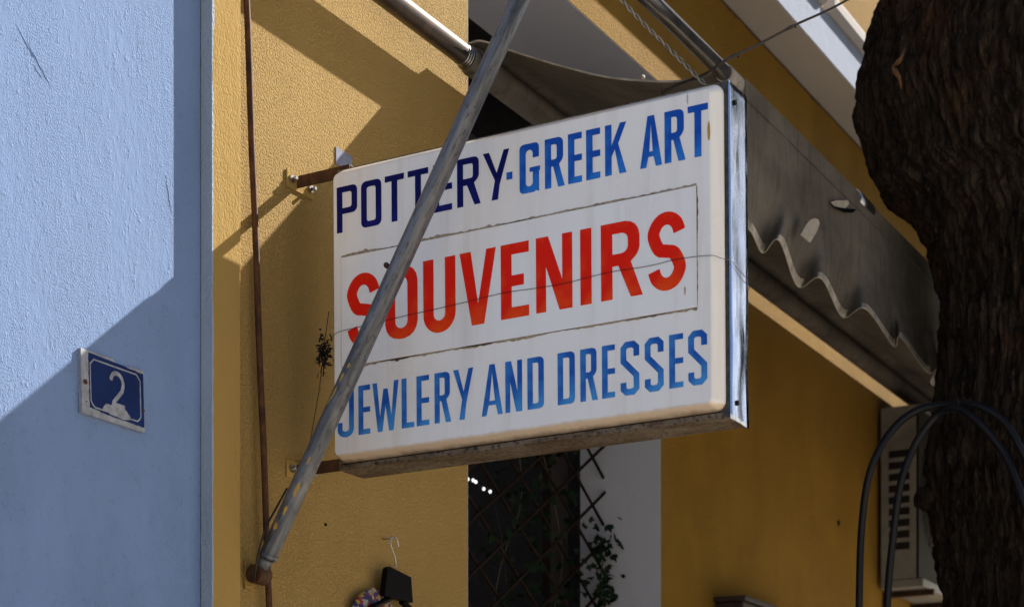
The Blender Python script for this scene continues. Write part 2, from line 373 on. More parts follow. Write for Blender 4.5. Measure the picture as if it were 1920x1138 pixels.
for i in range(n):
    x0 = 2.5 + i * .02; x1 = x0 + .02; f0 = .006 + .030 * abs(noise.noise(Vector((x0 * 9, 1, 0)))) * abs(noise.noise(Vector((x0 * 2.3, 4, 0)))) * 2 + .006 * random.random(); 
    jg.box((x0, -.0035, CZ - f0), (x1, -.0006, CZ - .0008))
part(yh, 'soffit_joint', jg, M['grime'])
for uv, r in [((610, 983), .005), ((1572, 980), .017)]:
    p = onY(*uv, -.001); hb = MB(); hb.tube([p + Vector((0, -.004, 0)), p + Vector((0, .01, 0))], r, 10); part(yh, 'plug_hole', hb, M['black'])

# ------------------------------------------------------------------ awning
XC = 1.0
RY, RZ = -.09, ZC + 3.055
BY, BZ = -1.113, ZC + 2.79
aw = empty('awning', (XC, 0, ZC + 3), 'weathered grey canvas roller awning with scalloped valance and galvanised arm', 'awning')
t = MB(); t.tube([(-1.6, RY, RZ), (XC - .01, RY, RZ)], .039, 28); rt = part(aw, 'roller_tube', t, M['rust2'])
for x in (XC - .06, XC - .045, XC - .03): t = MB(); t.tube([(x, RY, RZ), (x + .008, RY, RZ)], .0405, 28); part(aw, 'tube_ring', t, M['zinc'])
t = MB(); t.tube([(XC - .018, RY, RZ), (XC - .012, RY, RZ), (XC + .03, RY, RZ), (XC + .034, RY, RZ)], [.041, .046, .046, .040], 28); part(aw, 'end_cap', t, M['beige'])
t = MB(); t.tube([(XC + .03, RY, RZ), (10.5, RY, RZ)], .052, 28); part(aw, 'cloth_roll', t, M['canvas'])
edge = smoothline([(-.05, 0, ZC+3.105), (-.10, 0, ZC+3.118), (-.15, 0, ZC+3.112), (-.27, 0, ZC+3.051), (-.488, 0, ZC+2.948), (-.698, 0, ZC+2.862), (-.947, 0, ZC+2.800), (-1.08, 0, ZC+2.812), (-1.113, 0, ZC+2.820)], 5)
NX = 90
def clothP(i, j):
    x = XC + (10.5 - XC) * (i / (NX - 1)) ** 1.3; e = edge[j]; s = j / (len(edge) - 1)
    lift = .05 * math.sin(math.pi * s) * (1 - math.exp(-(x - XC) * 1.4)) + .006 * noise.noise(Vector((x * 2, s * 3, 0))) * math.sin(math.pi * s)
    return Vector((x + .012 * math.sin(math.pi * s) * math.exp(-(x - XC) * 4), e.x, e.z + lift))
t = MB(); t.grid(clothP, NX, len(edge)); cl = part(aw, 'cloth', t, M['canvas'])
sm_ = cl.modifiers.new('thick', 'SOLIDIFY'); sm_.thickness = .0025
t = MB(); t.tube([clothP(0, j) + Vector((.002, 0, -.001)) for j in range(len(edge))], .0035, 6); part(aw, 'edge_hem', t, M['hem'])  # cloth edge, its sunlit line put into the pale colour
p = clothP(0, 27); t = MB(); t.tube([p + Vector((-.010, -.004, .004)), p + Vector((-.004, 0, .010)), p + Vector((.004, .006, .006))], [.005, .009, .004], 8); part(aw, 'edge_clip', t, M['trim'])
t = MB(); t.tube([(-.36, BY, BZ), (XC + .02, BY, BZ)], .0275, 24); part(aw, 'front_bar', t, M['barmetal'])
t = MB(); t.tube([(XC, BY, BZ), (10.5, BY, BZ)], .031, 20); part(aw, 'bar_sleeve', t, M['hem'])  # sun along the sleeve is put into its pale colour
# valance: scalloped and rippling lower edge measured along the bar
HZ = ZC + 2.31                                  # the hem runs level and ripples in and out
def onZ(u, v, z): d = ray(u, v); return CAM + d * ((z - CAM.z) / d.z)
HEM = [onZ(u, v, HZ) for u, v in [(1402,428),(1429,474),(1460,451),(1495,537),(1539,522),(1578.6,594),(1622.5,579),(1675,649),(1688.5,632),(1739,698),(1763,684.6)]]
HEM = [Vector((XC + .004, HEM[0].y + .03, HZ))] + HEM
x = HEM[-1].x
while x < 10.6: HEM += [Vector((x + .30, BY + .02, HZ)), Vector((x + .55, BY - .10, HZ))]; x += .55
HEM = smoothline(HEM, 14)
NV, NU = 18, len(HEM)
AVX = [sum(HEM[min(NU - 1, max(0, i + k))].x for k in range(-28, 29)) / 57 for i in range(NU)]
def valP(i, j, off=0):
    s = j / (NV - 1); e = HEM[i]; zt = BZ + .015
    fx = XC + .004 + (HEM[-1].x - XC) * i / (NU - 1)
    k = s ** 3.2; x = AVX[i] * (1 - k) + e.x * k; y = (BY - .034 - .012 * s) * (1 - k) + e.y * k
    return Vector((x, y - .010 * math.sin(math.pi * s) * noise.noise(Vector((x * 3.1, 5, s))) + off, zt + (HZ - zt) * s))
t = MB(); t.grid(valP, NU, NV); va = part(aw, 'valance', t, M['canvas'])
def hemP(i, j): a = valP(i, NV - 2); b = valP(i, NV - 1); p = a.lerp(b, j / 2 * .9 + .12); return p + Vector((0, -.003, 0))
t = MB(); t.grid(hemP, NU, 3); part(aw, 'hem_lit_band', t, M['hem'])  # paler strip painting the sunlit lower edge of the cloth
t = MB(); t.tube([valP(i, NV - 1, -.001) for i in range(0, NU, 1)], .0026, 6); part(aw, 'hem_lit_rim', t, M['trim'])  # thin pale rim, painted sunlight on the cloth edge
t = MB(); t.tube([(XC + .03, BY - .040, BZ - .062), (10.4, BY - .040, BZ - .062)], .0018, 5); part(aw, 'seam', t, M['canvas'])
def patch(name, uvs, Y, mat, th=.004):
    P = [onY(u, v, Y) for u, v in uvs]; m = MB(); L = [(p.x, p.z) for p in P]
    m.slab([L], lambda x, z: (x, Y, z), lambda x, z: (x, Y + th, z)); return part(aw, name, m, mat)
patch('pale_patch', [(1502,440),(1519,455),(1531,436),(1537,420),(1535,412),(1528,409),(1520,412),(1512,421)], BY - .085, M['trim'])  # small pale tongue-shaped patch on the valance
patch('clamp_tab', [(1559,379),(1568,376),(1591,376),(1592,383),(1585,391),(1566,387)], BY - .052, M['trim'])
patch('clamp_shadow', [(1561,388),(1566,388.5),(1592,391.5),(1606,392),(1600,399),(1584,398)], BY - .055, M['black'])  # shadow beneath the tab, drawn as a black shape
pb = onY(1605, 378, BY)
t = MB(); t.tube([(pb.x - .05, BY, BZ), (pb.x + .13, BY, BZ)], .041, 20); part(aw, 'bar_clamp', t, M['zinc'])
# the drop arm
AX = -.2287
a0, a1 = Vector((AX, -.075, ZC + 1.02)), Vector((AX, BY, BZ))
ad = (a1 - a0).normalized()
t = MB(); t.tube([a0 + ad * s for s in (0, .01, .25, .6, 1.0, 1.5, (a1 - a0).length + .03)], [.026, .0285, .029, .029, .029, .029, .028], 28)
arm = part(aw, 'support_arm', t, M['galv'])
t = MB(); an = Vector((0, -ad.z, ad.y))
p = onX(737, 509, AX); 
pn = a0 + ad * (p - a0).dot(ad) 
t.tube([pn + Vector((-.012, .02, .018)), pn + Vector((-.018, .026, .024)), pn + Vector((-.021, .030, .027))], [.008, .009, .004], 7); part(aw, 'arm_bolt', t, M['rust'])
t = MB()
for s, q, l, wd in [(.16, .3, .035, .006), (.235, .5, .055, .006), (.33, .4, .03, .004), (.52, -.4, .03, .004), (.545, -.2, .05, .0045), (.60, -.1, .035, .0045), (.64, .1, .02, .004), (.10, .0, .03, .008)]:
    c0 = a0 + ad * s; side = (Vector((-1, 0, 0)) * math.cos(q) + Vector((0, -ad.z, ad.y)).normalized() * math.sin(q)).normalized(); tn = ad.cross(side)
    rr = .0294; vs = []
    k = 10
    for m in range(k):
        an_ = 2*math.pi*m/k; du = math.cos(an_)*l*random.uniform(.7,1.1)*.5; dv = math.sin(an_)*wd*random.uniform(.7,1.2)
        nd = (side * math.cos(dv / rr) + tn * math.sin(dv / rr)); vs.append(c0 + ad * du + nd * rr)
    t = MB(); t.add(vs, [tuple(range(k))]); part(aw, 'paint_fleck', t, M['fleck'])
# hinge at the wall
hp = Vector((AX, -.03, ZC + .965))
t = MB(); t.box((AX - .028, -.010, hp.z - .045), (AX + .028, -.0008, hp.z + .045)); part(aw, 'wall_plate', t, M['rough'], .003)
t = MB(); t.tube([hp + Vector((-.03, -.012, 0)), hp + Vector((.03, -.012, 0))], .030, 18); part(aw, 'hinge_barrel', t, M['rust'])
t = MB(); t.tube([hp + Vector((0, -.015, .01)), hp + Vector((0, -.03, .035)), a0 - ad * .005], [.022, .021, .024], 16)
t.tube([a0 - ad * .004, a0 + ad * .012], .032, 20); part(aw, 'hinge_fork', t, M['galv'])
t = MB(); t.tube(smoothline([hp + Vector((-.036, -.02, -.02)), hp + Vector((-.045, -.04, .05)), hp + Vector((-.03, -.06, .14)), hp + Vector((.0, -.075, .20)), hp + Vector((.028, -.10, .27))]), .0035, 7); part(aw, 'tie_wire', t, M['wire'])

# ------------------------------------------------------------------ rusty pipe
pt, pbm = onY(456, -160, -.028), onY(513, 1350, -.028)
pr = empty('rusty_pipe', (pbm.x, -.028, pbm.z), 'thin rusty vertical pipe leaning against the ochre wall beside the pilaster', 'pipe')
d = (pt - pbm)
t = MB(); t.tube([pbm - d * .35] + [pbm + d * (i / 14) + Vector((.002 * math.sin(i * 1.7), 0, 0)) for i in range(15)] + [pt + d * .3], .0105, 14); part(pr, 'rod', t, M['rust'])
for f in (.12, 1.12): t = MB(); t.box((pbm.x + d.x * f - .03, -.036, pbm.z + d.z * f - .012), (pbm.x + d.x * f + .03, -.0008, pbm.z + d.z * f + .012)); part(pr, 'pipe_clip', t, M['rust'], .003)

# ------------------------------------------------------------------ the souvenir sign
SY, SZ = -.8675, ZC + 1.327
SW, SH, SD = 1.355, .97, .14
sg = empty('shop_sign', (0, SY, SZ), 'white lightbox sign with red and blue lettering projecting from the ochre wall', 'sign')
sg.rotation_euler = (R(-.42), 0, 0)
SM = Matrix.Translation((0, SY, SZ)) @ Matrix.Rotation(R(-.42), 4, 'X'); SI = SM.inverted()
HW = SW / 2
FX = -.050
def loc(u, v, X=FX):
    o = SI @ CAM; dd = SI.to_3x3() @ ray(u, v); return o + dd * ((X - o.x) / dd.x)
t = MB(); t.box((0, -HW + .004, 0), (SD, HW, .036)); t.build('bottom_rail', M['rail'], sg, .003)
t = MB(); t.box((-.0045, -HW + .020, .002), (-.0005, HW - .002, .0160)); t.build('bottom_flange', M['rail'], sg, .001)
t = MB(); t.box((-.0035, -HW + .020, .0165), (-.0004, HW - .01, .0188)); t.build('gasket', M['black'], sg)
t = MB(); t.box((0, -HW + .004, SH - .030), (SD, HW, SH)); t.build('top_rail', M['rail'], sg, .003)
t = MB(); t.box((.0005, HW - .025, .037), (SD - .0005, HW - .0005, SH - .031)); t.build('wall_end_rail', M['darkmetal'], sg, .002)
t = MB(); t.box((-.004, -HW - .0005, .002), (.034, -HW + .024, SH - .002)); t.build('front_lip', M['darkmetal'], sg, .002)
ep = MB(); nz, ny = 60, 8
def epP(i, j):
    z = -.004 + (SH + .006) * j / (nz - 1); x = -.002 + (SD + .004) * i / (ny - 1); s = j / (nz - 1)
    return Vector((x, -HW - .003 - .0035 * noise.noise(Vector((x * 12, 0, z * 7))) * math.sin(math.pi * i / (ny - 1)) - .004 * math.exp(-((s - .20) / .12) ** 2) * math.sin(math.pi * i / (ny - 1) * 1.6), z))
ep.grid(epP, ny, nz); e_ = ep.build('end_panel', M['chrome'], sg); q = e_.modifiers.new('thick', 'SOLIDIFY'); q.thickness = .0015
for z in (.05, .92):
    t = MB(); t.tube([(SD * .32, -HW - .0085, z), (SD * .32, -HW + .004, z)], .0075, 10); t.build('screw_hole', M['black'], sg)
def rrect(y0, y1, z0, z1, r, k=6):
    out = []
    for cy, cz, a in ((y1 - r, z1 - r, 0), (y0 + r, z1 - r, 90), (y0 + r, z0 + r, 180), (y1 - r, z0 + r, 270)):
        for i in range(k + 1): q = R(a + 90 * i / k); out.append((cy + r * math.cos(q), cz + r * math.sin(q)))
    return out
def pan(sgn, x0):
    m = MB(); prof = [(0, .010, .030), (.010, .010, .030), (.016, .012, .029), (.044, .031, .018), (.0485, .034, .017), (.0498, .036, .016), (.050, .038, .015)]; rings = []
    for dx, ins, r in prof: rings.append([(x0 + sgn * dx, y, z) for y, z in rrect(-HW + ins, HW - .010 - (ins - .010) * .35, .019 + (ins - .010) * .62, SH - ins, r)])
    n = len(rings[0]); vs = [p for r_ in rings for p in r_]; fs = []
    for a in range(len(rings) - 1):
        for i in range(n): fs.append((a*n+i, a*n+(i+1) % n, (a+1)*n+(i+1) % n, (a+1)*n+i))
    m.add(vs, fs, True); m.add(rings[-1], [tuple(range(n))]); return m
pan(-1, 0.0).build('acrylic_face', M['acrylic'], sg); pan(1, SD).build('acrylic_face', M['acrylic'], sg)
# the applied sheet behind the red word, with grime along its joints
P4 = [loc(641, 486), loc(1306.5, 346.5), loc(1307, 574), loc(641, 691)]
yl, yr = (P4[0].y + P4[3].y) / 2, (P4[1].y + P4[2].y) / 2; zt, zb = (P4[0].z + P4[1].z) / 2, (P4[2].z + P4[3].z) / 2
t = MB(); t.box((FX - .0035, yr, zb), (FX - .0005, yl, zt)); t.build('applied_sheet', M['panel'], sg, .0008)
def grimeline(y0, z0, y1, z1, wmax, seed, mat, x=FX - .0012, dens=.0):
    m = MB(); L = math.hypot(y1 - y0, z1 - z0); n = int(L / .006); ny, nz = -(z1 - z0) / L, (y1 - y0) / L; ws = []
    for i in range(n + 1):
        s = i / n; a = max(0, noise.noise(Vector((s * L * 7, seed, 0))) + dens); b = .5 + .5 * noise.noise(Vector((s * L * 60, seed, 5))); ws.append((.0016 if mat is M['grimepale'] else .0003) * (1 if wmax > 0 else -1) + wmax * a * b)
    vs = []
    for i in range(n + 1):
        s = i / n; y, z = y0 + (y1 - y0) * s, z0 + (z1 - z0) * s; vs += [(x, y - ny * ws[i] * .25, z - nz * ws[i] * .25), (x, y + ny * ws[i], z + nz * ws[i])]
    m.add(vs, [(2*i, 2*i+1, 2*i+3, 2*i+2) for i in range(n)]); m.build('joint_grime', mat, sg, 0, False)
grimeline(yl, zt, yr, zt, -.016, 1, M['grimepale'], FX - .0009, .6); grimeline(yl, zt, yr, zt, -.011, 2, M['grime'], FX - .0012, .22)
grimeline(yl, zb, yr, zb, .016, 3, M['grimepale'], FX - .0009, .5); grimeline(yl, zb, yr, zb, .020, 14, M['grime'], FX - .0012, .08)
grimeline(yr, zt, yr, zb, -.008, 5, M['grime'], FX - .0012, .5); grimeline(yl, zt, yl, zb, .003, 6, M['grimepale'], FX - .0012, .3)
# ---- letters
def ribbon(path, s):
    P = [Vector(p) for p in path]; Lf = []; Rt = []
    for i, p in enumerate(P):
        d0 = (P[i] - P[i-1]).normalized() if i else None; d1 = (P[i+1] - P[i]).normalized() if i < len(P) - 1 else None
        d0 = d0 or d1; d1 = d1 or d0; n0 = Vector((-d0.y, d0.x)); n1 = Vector((-d1.y, d1.x)); m = (n0 + n1).normalized(); k = s / 2 / max(.4, m.dot(n0))
        Lf.append(p + m * k); Rt.append(p - m * k)
    return [[tuple(p) for p in Lf + Rt[::-1]]]
def arc(cx, cy, rx, ry, a0, a1, n=10): return [(cx + rx * math.cos(R(a0 + (a1 - a0) * i / n)), cy + ry * math.sin(R(a0 + (a1 - a0) * i / n))) for i in range(n + 1)]
def corner(pts, c):      # chamfer or round given corners: pts = (x, y, flag)
    out = []
    for i, (x, y, f) in enumerate(pts):
        if not f: out.append((x, y)); continue
        p = Vector((x, y)); a = Vector(pts[i-1][:2]); b = Vector(pts[(i+1) % len(pts)][:2]); ca_ = min(c * f, (a-p).length * .48, (b-p).length * .48)
        A, B = p + (a-p).normalized() * ca_, p + (b-p).normalized() * ca_
        for k in range(5):
            t_ = k / 4; out.append(tuple((1-t_)**2 * A + 2*t_*(1-t_) * (p * .8 + (A + B) * .1) + t_*t_ * B))
    return out
def glyph(ch, W, H, s, rnd):
    h = s * .88; c = s * (1.25 if rnd else .8); ci = s * (.55 if rnd else .35)
    if ch == 'T': return [[(0,H),(W,H),(W,H-h),(W/2+s/2,H-h),(W/2+s/2,0),(W/2-s/2,0),(W/2-s/2,H-h),(0,H-h)]]
    if ch == 'I': return [[(0,0),(W,0),(W,H),(0,H)]]
    if ch == '-': return [[(0,H*.36),(W,H*.36),(W,H*.51),(0,H*.51)]]
    if ch == 'L': return [[(0,0),(W,0),(W,h),(s,h),(s,H),(0,H)]]
    if ch == 'E': m = H*.5; return [[(0,0),(W,0),(W,h),(s,h),(s,m-h*.5),(W*(.82 if rnd else 1),m-h*.5),(W*(.82 if rnd else 1),m+h*.5),(s,m+h*.5),(s,H-h),(W,H-h),(W,H),(0,H)]]
    if ch == 'O': return [corner([(0,0,1),(W,0,1),(W,H,1),(0,H,1)], W*.42 if rnd else c), corner([(s,h,1),(W-s,h,1),(W-s,H-h,1),(s,H-h,1)], (W-2*s)*.48 if rnd else ci)]
    if ch == 'D': return [corner([(0,0,0),(W,0,1),(W,H,1),(0,H,0)], c), corner([(s,h,0),(W-s,h,1),(W-s,H-h,1),(s,H-h,0)], ci)]
    if ch in 'PR':
        m = H*(.40 if ch == 'P' else .44); b = W if ch == 'P' else W*.93
        hole = corner([(s,m+h,0),(b-s,m+h,1),(b-s,H-h,1),(s,H-h,0)], ci)
        if ch == 'P': return [corner([(0,0,0),(s,0,0),(s,m,0),(b,m,1),(b,H,1),(0,H,0)], c), hole]
        return [corner([(0,0,0),(s,0,0),(s,m-.01*H,0),(W*.42,m-.01*H,0),(W-s*1.02,0,0),(W,0,0),(W*.72,m+h*.15,0),(b,m+h*.9,.6),(b,H,1),(0,H,0)], c), hole]
    if ch == 'A':
        s = s*.9; a = s*.55; k = .23*H; g = .20*H; return [[(0,0),(W/2-a,H),(W/2+a,H),(W,0),(W-s*1.02,0),(W-s*1.02-(W/2-a)*.0-.10*W,g),(s*1.02+.10*W,g),(s*1.02,0)], [(s*1.02+.14*W,g+h*.8),(W-s*1.02-.14*W,g+h*.8),(W/2,H*.84)]]
    if ch == 'V': a = s*1.05; return [[(0,H),(a,H),(W/2+s*.02,H*.28),(W-a*.85,H),(W,H),(W/2+a*.55,0),(W/2-a*.55,0)]]
    if ch == 'Y': a = s*1.0; return [[(0,H),(a,H),(W*.52,H*.55),(W-a*.9,H),(W,H),(W*.52+s*.48,H*.30),(W*.52+s*.18,0),(W*.52-s*.85,0),(W*.52-s*.30,H*.40)]]
    if ch == 'K': return [[(0,0),(s,0),(s,H*.36),(W*.46,H*.50),(W-s*1.05,0),(W,0),(W*.62,H*.60),(W,H),(W-s*.95,H),(s,H*.58),(s,H),(0,H)]]
    if ch == 'N': return [[(0,0),(s*.9,0),(s*.9,H*.60),(W-s*1.15,0),(W,0),(W,H),(W-s*.9,H),(W-s*.9,H*.40),(s*1.1,H),(0,H)]]
    if ch == 'W': a = s*.92; return [[(0,H),(a,H),(W*.29,H*.30),(W*.42,H*.86),(W*.58,H*.86),(W*.72,H*.30),(W-a,H),(W,H),(W*.80,0),(W*.63,0),(W*.50,H*.52),(W*.38,0),(W*.20,0)]]
    i, j = s/2, h/2
    if ch == 'U':
        r = (W-s)/2; return ribbon([(i,H)] + arc(W/2, r+j, r, r*1.02, 180, 360, 14) + [(W-i,H)], s)
    if ch == 'J': r = (W-s)/2; return ribbon([(i,H*.30)] + arc(W/2, r*.75+j, r, r*.75, 180, 360, 8) + [(W-i,H)], s)
    if ch == 'G':
        k = s*.55; outer = corner([(W,H*.70,0),(W,H,1),(0,H,1),(0,0,1),(W*.78,0,1),(W*.82,0+k*.4,0),(W,0,0),(W,H*.42,0),(W*1.05,H*.42,0),(W*1.05,H*.51,0),(W*.52,H*.51,0),(W*.52,H*.42,0),(W-s,H*.42,0),(W-s,h,1),(s,h,1),(s,H-h,1),(W-s,H-h,1),(W-s,H*.70,0)], s*.65); return [outer]
    if ch == 'S':
        if rnd:
            r = (W-s)/2; u = (H-h)/2*.52; top = arc(W/2, H-j-u, r, u, 8, 180, 12); mid = [(W*.30, H*.535), (W*.5, H*.50), (W*.70, H*.46)]; bot = arc(W/2, j+u, r, u, 0, -172, 12)
            pts = smoothline([Vector((*p, 0)) for p in top[::2] + mid + bot[::2]], 4); return ribbon([(p.x, p.y) for p in pts], s)
        k = s*.55; return ribbon([(W-i,H*.72),(W-i,H-j-k),(W-i-k,H-j),(i+k,H-j),(i,H-j-k),(i,H*.64),(W-i,H*.36),(W-i,j+k),(W-i-k,j),(i+k,j),(i,j+k),(i,H*.24)], s)
def word(chars, top, bot, s, mats, rnd, x):
    def li(L, u): (u0, v0), (u1, v1) = L; return v0 + (v1 - v0) * (u - u0) / (u1 - u0)
    for k, (ch, ul, ur) in enumerate(chars):
        um = (ul + ur) / 2; vt, vb_ = li(top, um), li(bot, um); a = loc(ul, (li(top, ul) + li(bot, ul)) / 2, x); b = loc(ur, (li(top, ur) + li(bot, ur)) / 2, x)
        z1, z0 = loc(um, vt, x).z, loc(um, vb_, x).z; W = a.y - b.y; H = z1 - z0
        m = MB(); m.poly(glyph(ch, W, H, s, rnd), lambda px, py: (0, -px, py))
        o = m.build('letter', mats(k), sg, 0, False); o.location = (x, a.y, z0)
L1 = [('P',631.5,669.7),('O',677,715),('T',721.5,757.5),('T',764.5,803),('E',812,847.5),('R',857,901),('Y',905.6,955),('-',949.5,960.7),('G',974,1010.7),('R',1021.6,1058.5),('E',1065,1091),('E',1099,1125.4),('K',1134.4,1174.3),('A',1200,1241),('R',1246,1285),('T',1289.6,1327.5)]
word(L1, ((632,352.6),(1327,192.5)), ((632,438.3),(1309,294.3)), .0215, lambda k: M['navy'] if k < 7 else M['azure'], False, FX - .0012)
L2 = [('S',651,712),('O',722,783),('U',793.6,854),('V',862,930),('E',939,991.7),('N',1005,1073),('I',1088,1109),('R',1126.7,1204.7),('S',1214.6,1285.4)]
word(L2, ((651,519),(1285,391.5)), ((651,653.5),(1285,537)), .0375, lambda k: M['red'], True, FX - .0045)
L3 = [('J',633,663.5),('E',672,694),('W',698.4,747.6),('L',753,776.4),('E',781,804.7),('R',814.8,845.6),('Y',849.8,887.4),('A',903,942.5),('N',947.5,979),('D',988.8,1019.7),('D',1045.5,1078),('R',1088,1121),('E',1128.7,1153),('S',1163.6,1198.6),('S',1209,1244.3),('E',1254.7,1281),('S',1290.4,1326)]
word(L3, ((633,730),(1326,616.8)), ((633,821.2),(1326,718.3)), .0185, lambda k: M['azure2'], False, FX - .0012)
# rust stain by the last T and a few runs
def blot(u, v, w_, h_, mat, seed, x=FX - .0012, name='rust_stain'):
    c = loc(u, v, x); m = MB(); k = 18
    m.add([(x, c.y + w_ * math.cos(2*math.pi*i/k) * (1 + .35 * noise.noise(Vector((i * .9, seed, 0)))), c.z + h_ * math.sin(2*math.pi*i/k) * (1 + .3 * noise.noise(Vector((i * .9, seed, 4))))) for i in range(k)], [tuple(range(k))])
    m.build(name, mat, sg, 0, False)
blot(1329, 246, .0045, .028, M['fleck'], 1); blot(1289, 186, .002, .016, M['tanlight'], 5); blot(1284, 545, .003, .014, M['tanlight'], 3, FX - .0042)
# brackets to the wall
for k, v in enumerate((350, 886)):
    pz = (SI @ onX(560, v - (5 if k == 0 else 2), .04)).z
    br = empty('bracket'); br.parent = sg; br.location = (.045, 0, pz)
    yw = (SI @ Vector((.04, 0, SZ + pz))).y
    t = MB(); t.box((-.020, HW - .03, -.020), (-.015, yw - .006, .020)); t.box((-.0149, HW - .03, .015), (.020, yw - .006, .020)); t.build('arm', M['rust'], br, .0015)
    t = MB(); t.box((-.075, yw - .006, -.030), (.075, yw - .001, .028)); t.build('flange', M['smooth'], br, .0015)
    for dx in (-.052, .055):
        t = MB(); t.tube([(dx, yw - .0065, 0), (dx, yw - .014, 0)], .013, 6, smooth=False); t.tube([(dx, yw - .014, 0), (dx, yw - .030, 0)], .006, 10); t.build('bolt', M['zinc'], br)

# ------------------------------------------------------------------ wires round the sign
wr = [loc(600, 700, .0), loc(614, 655, -.02), loc(628, 626, -.058)]
for u, v in [(660,616),(690,609),(760,592),(850,572),(940,550),(1000,541),(1060,531),(1140,511),(1215,499),(1270,486),(1330,479)]: wr.append(loc(u, v, -.0565))
wr += [loc(1352, 484, -.045), loc(1374, 491, -.006), Vector((.02, -HW - .008, loc(1376, 492, 0).z)), Vector((SD + .004, -HW - .008, loc(1376, 492, 0).z - .02)), Vector((SD + .055, -HW + .03, loc(1376, 492, 0).z - .03))]
wr = [SM @ p for p in wr]
t = MB(); t.tube(smoothline(wr, 4), .0009, 6); o = t.build('tie_wire', M['wire']); tag(o, 'thin dark wire tied across the face of the souvenir sign', 'wire')
# dried tangle with string hanging by the wall edge of the sign
dt = onX(607, 655, .0); kn = empty('dried_tangle', tuple(dt), 'dark dried tangle of stems hanging by the wall edge of the sign', 'tangle')
t = MB()
for k in range(20):
    p = dt + Vector((random.gauss(0, .010), random.gauss(0, .010), random.gauss(.0, .028))); q = p + Vector((random.gauss(0, .006), random.gauss(0, .008), random.gauss(-.012, .016)))
    m_ = p.lerp(q, .5) + Vector((random.gauss(0, .006), random.gauss(0, .006), 0)); t.tube(smoothline([p, m_, q], 3), [.003] * 3 + [.0022] * 3 + [.001], 5)
tag(part(kn, 'stems', t, M['dry']), kind='stuff')
t = MB()
for k in range(90):
    p = dt + Vector((random.gauss(0, .007), random.gauss(0, .009), random.gauss(-.010, .024))); a = Vector((random.gauss(0,1), random.gauss(0,1), random.gauss(-.8,1))).normalized() * .024; b = a.orthogonal().normalized() * .0085
    t.add([p, p + a * .5 + b, p + a, p + a * .5 - b], [(0,1,2,3)])
tag(part(kn, 'dead_leaves', t, M['dry'], 0, False), kind='stuff')
t = MB(); t.tube(smoothline([dt + Vector((0,0,.12)) + Vector((.0,-.02,0)), dt, onX(600, 720, .0), onX(590, 780, .0), onX(580, 842, 0.), onX(582, 880, 0.)]), .0014, 6); part(kn, 'string', t, M['wire'])

# twisted wire from the sign up to the wall and dry stem running to the tree
def helix(path, r, pitch, ph, n=9):
    P = smoothline(path, 60); out = []; s = 0
    for i, p in enumerate(P):
        if i: s += (P[i] - P[i-1]).length
        tn = (P[min(i+1, len(P)-1)] - P[max(i-1, 0)]).normalized(); a = tn.cross(Vector((0,0,1))).normalized(); b = tn.cross(a); q = 2*math.pi*s/pitch + ph
        out.append(p + (a * math.cos(q) + b * math.sin(q)) * r)
    return out
tp = [SM @ Vector((.05, -HW + .07, SH + .0)), deep(1264, 102, 5.46), deep(1226, 65, 5.43), deep(1165, 0, 5.38), deep(1100, -90, 5.33), Vector((-.2287, -1.113, ZC + 2.765))]
tw = empty('twisted_wire', tuple(tp[0]), 'twisted steel wire stay rising from the top of the sign to the awning arm', 'wire')
t = MB(); t.tube(helix(tp, .0045, .06, 0), .0030, 6); t.tube(helix(tp, .0045, .06, math.pi), .0030, 6); part(tw, 'strand', t, M['wirebright'])
dp = [deep(1240, 174, 5.50), deep(1272, 158, 5.50), deep(1320, 140, 5.48), deep(1362, 113, 5.5), deep(1420, 85, 5.8), deep(1490, 48, 6.2), deep(1560, 16, 6.6), deep(1640, -28, 7.1), deep(1760, -90, 7.6)]
t = MB(); pth = smoothline(dp, 8); t.tube(pth, [.0042 + .0024 * (1 if i % 13 == 0 else 0) for i in range(len(pth))], 7)
for i in range(14, len(pth) - 4, 13): t.tube([pth[i], pth[i] + Vector((.0, -.004, -.010))], [.0045, .002], 6)
o = t.build('dry_stem', M['twig']); tag(o, 'thin knotted brown stem stretched from the sign top towards the tree', 'stem')

# ------------------------------------------------------------------ house number plate
q0, q1, q2, q3 = (onY(u, v, -.001) for u, v in ((154, 652), (271, 692), (268, 806), (152, 774)))
PW, PH = q1.x - q0.x, (q0.z - q3.z)
pl = empty('house_number_plate', (q3.x, 0, q3.z), 'blue enamel house number plate reading 2 on the blue wall', 'number plate')
pl.rotation_euler = (R(-2), 0, 0)
def pbuild(mb, name, mat, bevel=0, fix=True): return mb.build(name, mat, pl, bevel, fix)
t = MB(); nx = 14
out = [(0, 0)] + [(PW * i / nx, random.uniform(-.0008, .0008)) for i in range(1, nx)] + [(PW, 0), (PW + .001, PH)] + [(PW * (1 - i / nx), PH + random.uniform(-.0015, .001) - .010 * math.sin(math.pi * i / nx) * (i < nx / 2)) for i in range(1, nx)] + [(0, PH)]
t.slab([out], lambda x, y: (x, -.006, y), lambda x, y: (x, .006, y)); pbuild(t, 'plate', M['enwhite'])
bl = .030
def jag(a, b, n, amp): return [(a[0] + (b[0]-a[0])*i/n + random.uniform(-amp, amp), a[1] + (b[1]-a[1])*i/n + random.uniform(-amp, amp)) for i in range(1, n)]
bo = [(bl, .022)] + jag((bl, .022), (bl + .09, .016), 14, .0018) + jag((bl + .09, .016), (PW - .004, .013), 12, .001) + [(PW - .002, .013), (PW - .001, PH - .012)] + jag((PW - .001, PH - .012), (bl, PH - .006), 12, .0012) + [(bl, PH - .006)] + jag((bl, PH - .006), (bl, .022), 18, .0016)
t = MB(); t.poly([bo], lambda x, y: (x, -.0066, y)); pbuild(t, 'enamel_field', M['enamel'], 0, False)
m_ = .013; x0, x1, y0, y1 = bl + .006, PW - m_ - .004, .026, PH - m_ - .008; cn = .016
